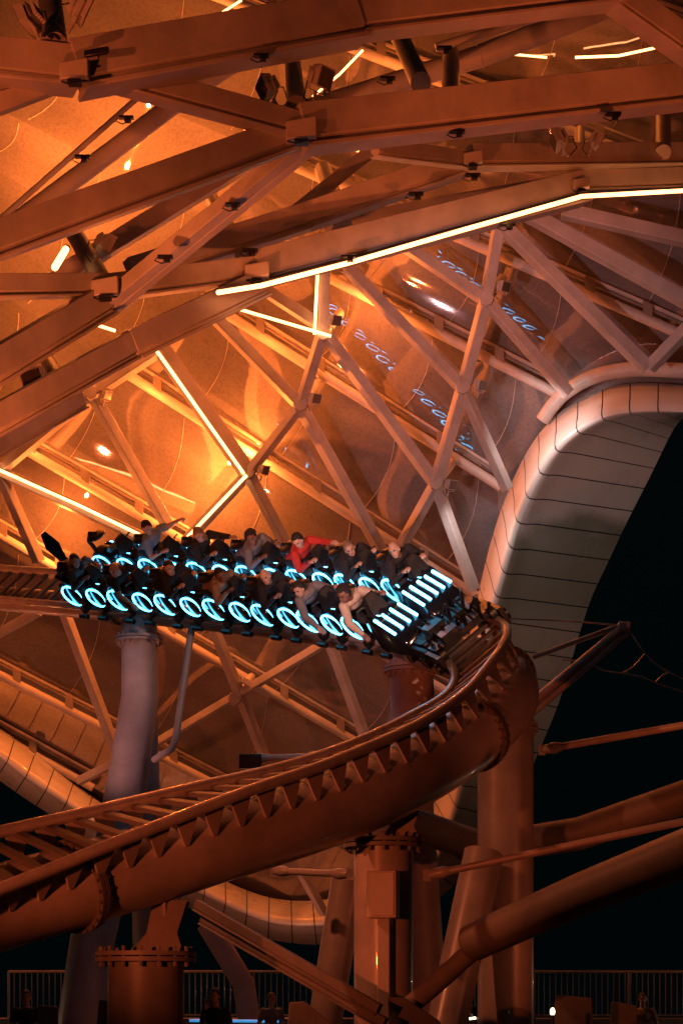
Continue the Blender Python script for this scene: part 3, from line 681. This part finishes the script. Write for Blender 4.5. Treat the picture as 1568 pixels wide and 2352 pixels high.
for k in range(6): mb.tube([(-.3, -.4+k*.15, .2), (-.1+.1*(k % 2), -.35+k*.14, .38), (.2, -.3+k*.13, .24)], .022, 6)
lead = to_me([('lead_bogie', mb, 'black')])
for ds in (1.45, 2.15):
    c, T, up, lf, rs = at_s(sf+ds); m = Matrix((T, lf, up)).transposed().to_4x4(); m.translation = c; place(lead, m)
mb = MB(); mb.loft([[V(-.75, -.1, .5), V(-.75, .1, .5), V(-.65, .1, .5), V(-.65, -.1, .5)], [V(-.95, -.06, .75), V(-.95, .06, .75), V(-.83, .06, .75), V(-.83, -.06, .75)], [V(-1.05, -.12, 1.05), V(-1.05, .12, 1.05), V(-.87, .12, 1.05), V(-.87, -.12, 1.05)], [V(-1.05, -.04, 1.35), V(-1.05, .04, 1.35), V(-.98, .04, 1.37), V(-.98, -.04, 1.37)]])
mb.loft([ell_sec(*q) for q in ((-.75, .4, .2, .12), (-1.0, .35, .22, .12), (-1.4, .3, .1, .05))])
tail = to_me([('tail_fin', mb, 'gloss')])
place(tail, mat_at(sf-6.05*SP, -.2))

# ------------------------------------------------------------------ ground level things
def fence(label, x0, x1, Y):
    a = W(x0, HY, Y); b = W(x1, HY, Y); t = thing('railing', label, 'railing', (a.x, Y, 1.2)); zt = W(0, 2232, Y).z
    mb = MB(); n = int((b.x-a.x)/.13)
    for i in range(n): mb.tube([(a.x+(b.x-a.x)*i/n, Y, 1.28), (a.x+(b.x-a.x)*i/n, Y, zt-.03)], .012, 6)
    mb.build('pickets', M['fence'], t)
    MB().tube([(a.x, Y, zt), (b.x, Y, zt)], .03, 8).build('top_rail', M['fence'], t); MB().tube([(a.x, Y, 1.28), (b.x, Y, 1.28)], .02, 8).build('bottom_rail', M['fence'], t)
    k = int((b.x-a.x)/1.6)
    for i in range(k+1): MB().abox((a.x+(b.x-a.x)*i/k, Y+.03, (1.2+zt)/2), .05, .05, zt-1.2).build('post', M['fence'], t)
fence('picket railing at the back left, behind the standing visitors', 20, 770, 42.1); fence('picket railing at the back right beyond the bend column', 1010, 1660, 42.1)
def slab(name, label, cat, pts, Y, th, mat='box'):
    t = MB(); t.loft([[W(x, y, Y+d) for x, y in pts] for d in (0, th)]); tag(t.build(name, M[mat], None, bevel=.015), label, cat)
slab('utility_pedestal', 'small pale utility box at the bottom left corner', 'box', [(84, 2500), (136, 2500), (134, 2312), (88, 2308)], 22, .4)
slab('ride_panel', 'grey slanted panel beside the visitor in dark top', 'panel', [(462, 2500), (505, 2500), (500, 2300), (470, 2292)], 30, .15)
slab('barrier', 'pale tapered barrier at the bottom right', 'barrier', [(1240, 2560), (1372, 2560), (1358, 2292), (1276, 2284)], 27, .6, 'concrete')
slab('barrier', 'slanting dark barrier left of the centre column', 'barrier', [(640, 2560), (780, 2560), (775, 2360), (700, 2300), (665, 2302)], 24, .5, 'concrete')
slab('barrier', 'slanting barrier right of the centre column', 'barrier', [(890, 2560), (1040, 2560), (1010, 2345), (925, 2290), (890, 2290)], 24, .5, 'concrete')
slab('barrier', 'low slanted barrier at the bottom left behind the near column', 'barrier', [(205, 2560), (330, 2560), (322, 2360), (250, 2298), (228, 2296)], 26, .5, 'concrete')
slab('barrier', 'small pale barrier further right near the railing', 'barrier', [(1395, 2560), (1470, 2560), (1462, 2310), (1402, 2300)], 32, .5, 'concrete')
t = thing('path_lamp', 'small glowing lamp low beside the pale tapered barrier', 'lamp', tuple(gz(1268, 2400, 26)))
MB().tube([gz(1268, 0, 26), W(1268, 2330, 26)], .025, 8).build('post', M['black'], t); MB().ell(W(1268, 2324, 26), (.035, .035, .06)).build('lamp', M['lampw'], t)
t = thing('globe_lamp', 'round glass globe on a short post right of the slanting barrier', 'lamp', tuple(gz(1082, 2400, 30)))
MB().tube([gz(1082, 0, 30), W(1082, 2345, 30)], .03, 8).build('post', M['black'], t); MB().ell(W(1082, 2328, 30), (.12, .12, .13), None, 20, 14).build('globe', M['gloss'], t); MB().tube([W(1077, 2340, 29.7), W(1092, 2338, 29.7)], .02, 8).build('lamp', M['lampw'], t)
t = thing('light_strip', 'dim blue strip along the ground behind the slanted panel', 'light strip', tuple(W(540, 2344, 38))); MB().tube([W(435, 2344, 38), W(640, 2346, 38)], .03, 6).build('diffuser', M['bluelow'], t)
for lab, x, Y, rz, pose, sh in (('visitor in dark top standing behind the slanted panel', 497, 30, -120, 'stand', 'c_black'), ('visitor at the railing left of the centre column', 622, 38, -60, 'stand', 'c_grey'), ('visitor in dark clothes at the far left edge', 62, 33, -90, 'stand', 'c_black'), ('visitor near the small pale barrier at the right', 1475, 38, -100, 'stand', 'c_tan')):
    m = Matrix.Translation(gz(x, 0, Y))@Matrix.Rotation(R(rz), 4, 'Z'); person(lab, m, pose, True, 'short', 'skin1', sh)

# ------------------------------------------------------------------ lights
def point(p, e, c=(1, .36, .09), r=.04):
    l = bpy.data.lights.new('lamp', 'POINT'); l.energy = e; l.color = c; l.shadow_soft_size = r
    o = bpy.data.objects.new('lamp', l); o.location = p; COL.objects.link(o)
def spot(p, tgt, e, ang, c, r=.12):  # added fill spots, most out of view; no fixture stands at them
    l = bpy.data.lights.new('fill_spot', 'SPOT'); l.energy = e; l.color = c; l.shadow_soft_size = r; l.spot_size = R(ang); l.spot_blend = .7
    o = bpy.data.objects.new('fill_spot', l); o.location = p; COL.objects.link(o); o.rotation_euler = (Vector(tgt)-Vector(p)).to_track_quat('-Z', 'Y').to_euler()
OR = (1, .2, .03)
for x, y, d, e in ((716, 900, .9, 420), (470, 1130, 1.0, 780), (565, 1040, .9, 320), (130, 1212, 1.0, 560), (838, 735, 1.0, 240), (330, 930, 1.2, 150), (600, 800, 1.2, 90), (60, 1010, 1.2, 130),
                   (60, 400, 1.4, 640), (230, 340, 1.4, 520), (180, 560, 1.4, 400), (430, 420, 1.4, 460), (520, 160, 1.4, 150), (900, 180, 1.4, 110), (1300, 90, 1.4, 110), (40, 760, 1.4, 170), (755, 524, 1.5, 90)):
    point(G(x, y, d), e, OR)
O2 = (1, .165, .04)
spot(W(-900, 1900, 17), W(230, 860, 29), 8500, 34, (1, .2, .05))            # left beams
spot(W(-900, 1500, 16), W(400, 330, 28), 2600, 50, O2)
spot(W(-500, 100, 20), W(800, 150, 29), 600, 60, O2)
spot(W(2300, 900, 22), W(1100, 380, 32), 2000, 60, O2)
spot(W(-600, 1500, 14), G(1250, 940), 10500, 22, (1, .54, .52), .2)     # far right of the film and the horn
spot(G(1195, 915, 3.6), W(1280, 1060, 44), 300, 80, (1, .8, .74))   # added fill spot before the lattice, brightening the horn
spot(G(1034, 1150, 3.4), W(1135, 1330, 45), 170, 80, (1, .8, .74))  # second added fill spot, for the lower horn
spot(W(2400, 1500, 30), W(1280, 1350, 46), 550, 40, (1, .78, .52))
spot(W(-600, 900, 22), W(750, 1850, 24), 1900, 60, (1, .22, .08))     # over the near rails
spot(W(-1300, 1950, 12), W(900, 1790, 26), 2600, 34, (1, .15, .04))  # spine and near columns
spot(W(-900, 1700, 33), G(400, 1650), 1900, 70, (1, .17, .05))         # lower film
spot(W(-500, 1900, 30), W(330, 1640, 37.3), 1500, 22, (1, .42, .36))   # forked column
spot(W(500, 3200, 28), W(400, 1620, 38), 2400, 46, (1, .45, .4))
spot(W(1900, 700, 17), W(850, 1330, 31), 3800, 20, (1, .42, .22))
spot(W(2300, 2000, 22), W(1200, 1900, 28), 330, 50, (1, .18, .06))
point(W(1850, 2250, 38), 30, (1, .6, .35)); point(W(-250, 2250, 38), 30, (1, .6, .35))  # unseen points added beyond both sides to lift the railing
point(W(620, 2275, 48), 90, (1, .3, .16)); point(W(-180, 1900, 47), 200, (1, .3, .15))  # points without a fixture, added to brighten the lower rim

# ------------------------------------------------------------------ world, camera
w = bpy.data.worlds.new('World'); SC.world = w; w.use_nodes = True; N = w.node_tree.nodes; L = w.node_tree.links
sky = N.new('ShaderNodeTexSky'); sky.sky_type = 'NISHITA'; sky.sun_disc = False; sky.sun_elevation = R(-4); sky.sun_rotation = R(180)
L.new(sky.outputs['Color'], N['Background'].inputs['Color']); N['Background'].inputs['Strength'].default_value = .03
b2 = N.new('ShaderNodeBackground'); b2.inputs['Color'].default_value = (.1, .5, .6, 1); b2.inputs['Strength'].default_value = .003
ad = N.new('ShaderNodeAddShader'); L.new(N['Background'].outputs[0], ad.inputs[0]); L.new(b2.outputs[0], ad.inputs[1]); L.new(ad.outputs[0], N['World Output'].inputs['Surface'])
cam = bpy.data.cameras.new('Camera'); co = bpy.data.objects.new('Camera', cam); COL.objects.link(co); SC.camera = co
co.location = (0, 0, CZ); co.rotation_euler = (R(90), 0, 0)
cam.sensor_fit = 'VERTICAL'; cam.sensor_height = 36; cam.sensor_width = 24; cam.lens = 36/(2352*K); cam.shift_y = (HY-1176)/2352; cam.clip_end = 2000
SC.view_settings.view_transform = 'Standard'
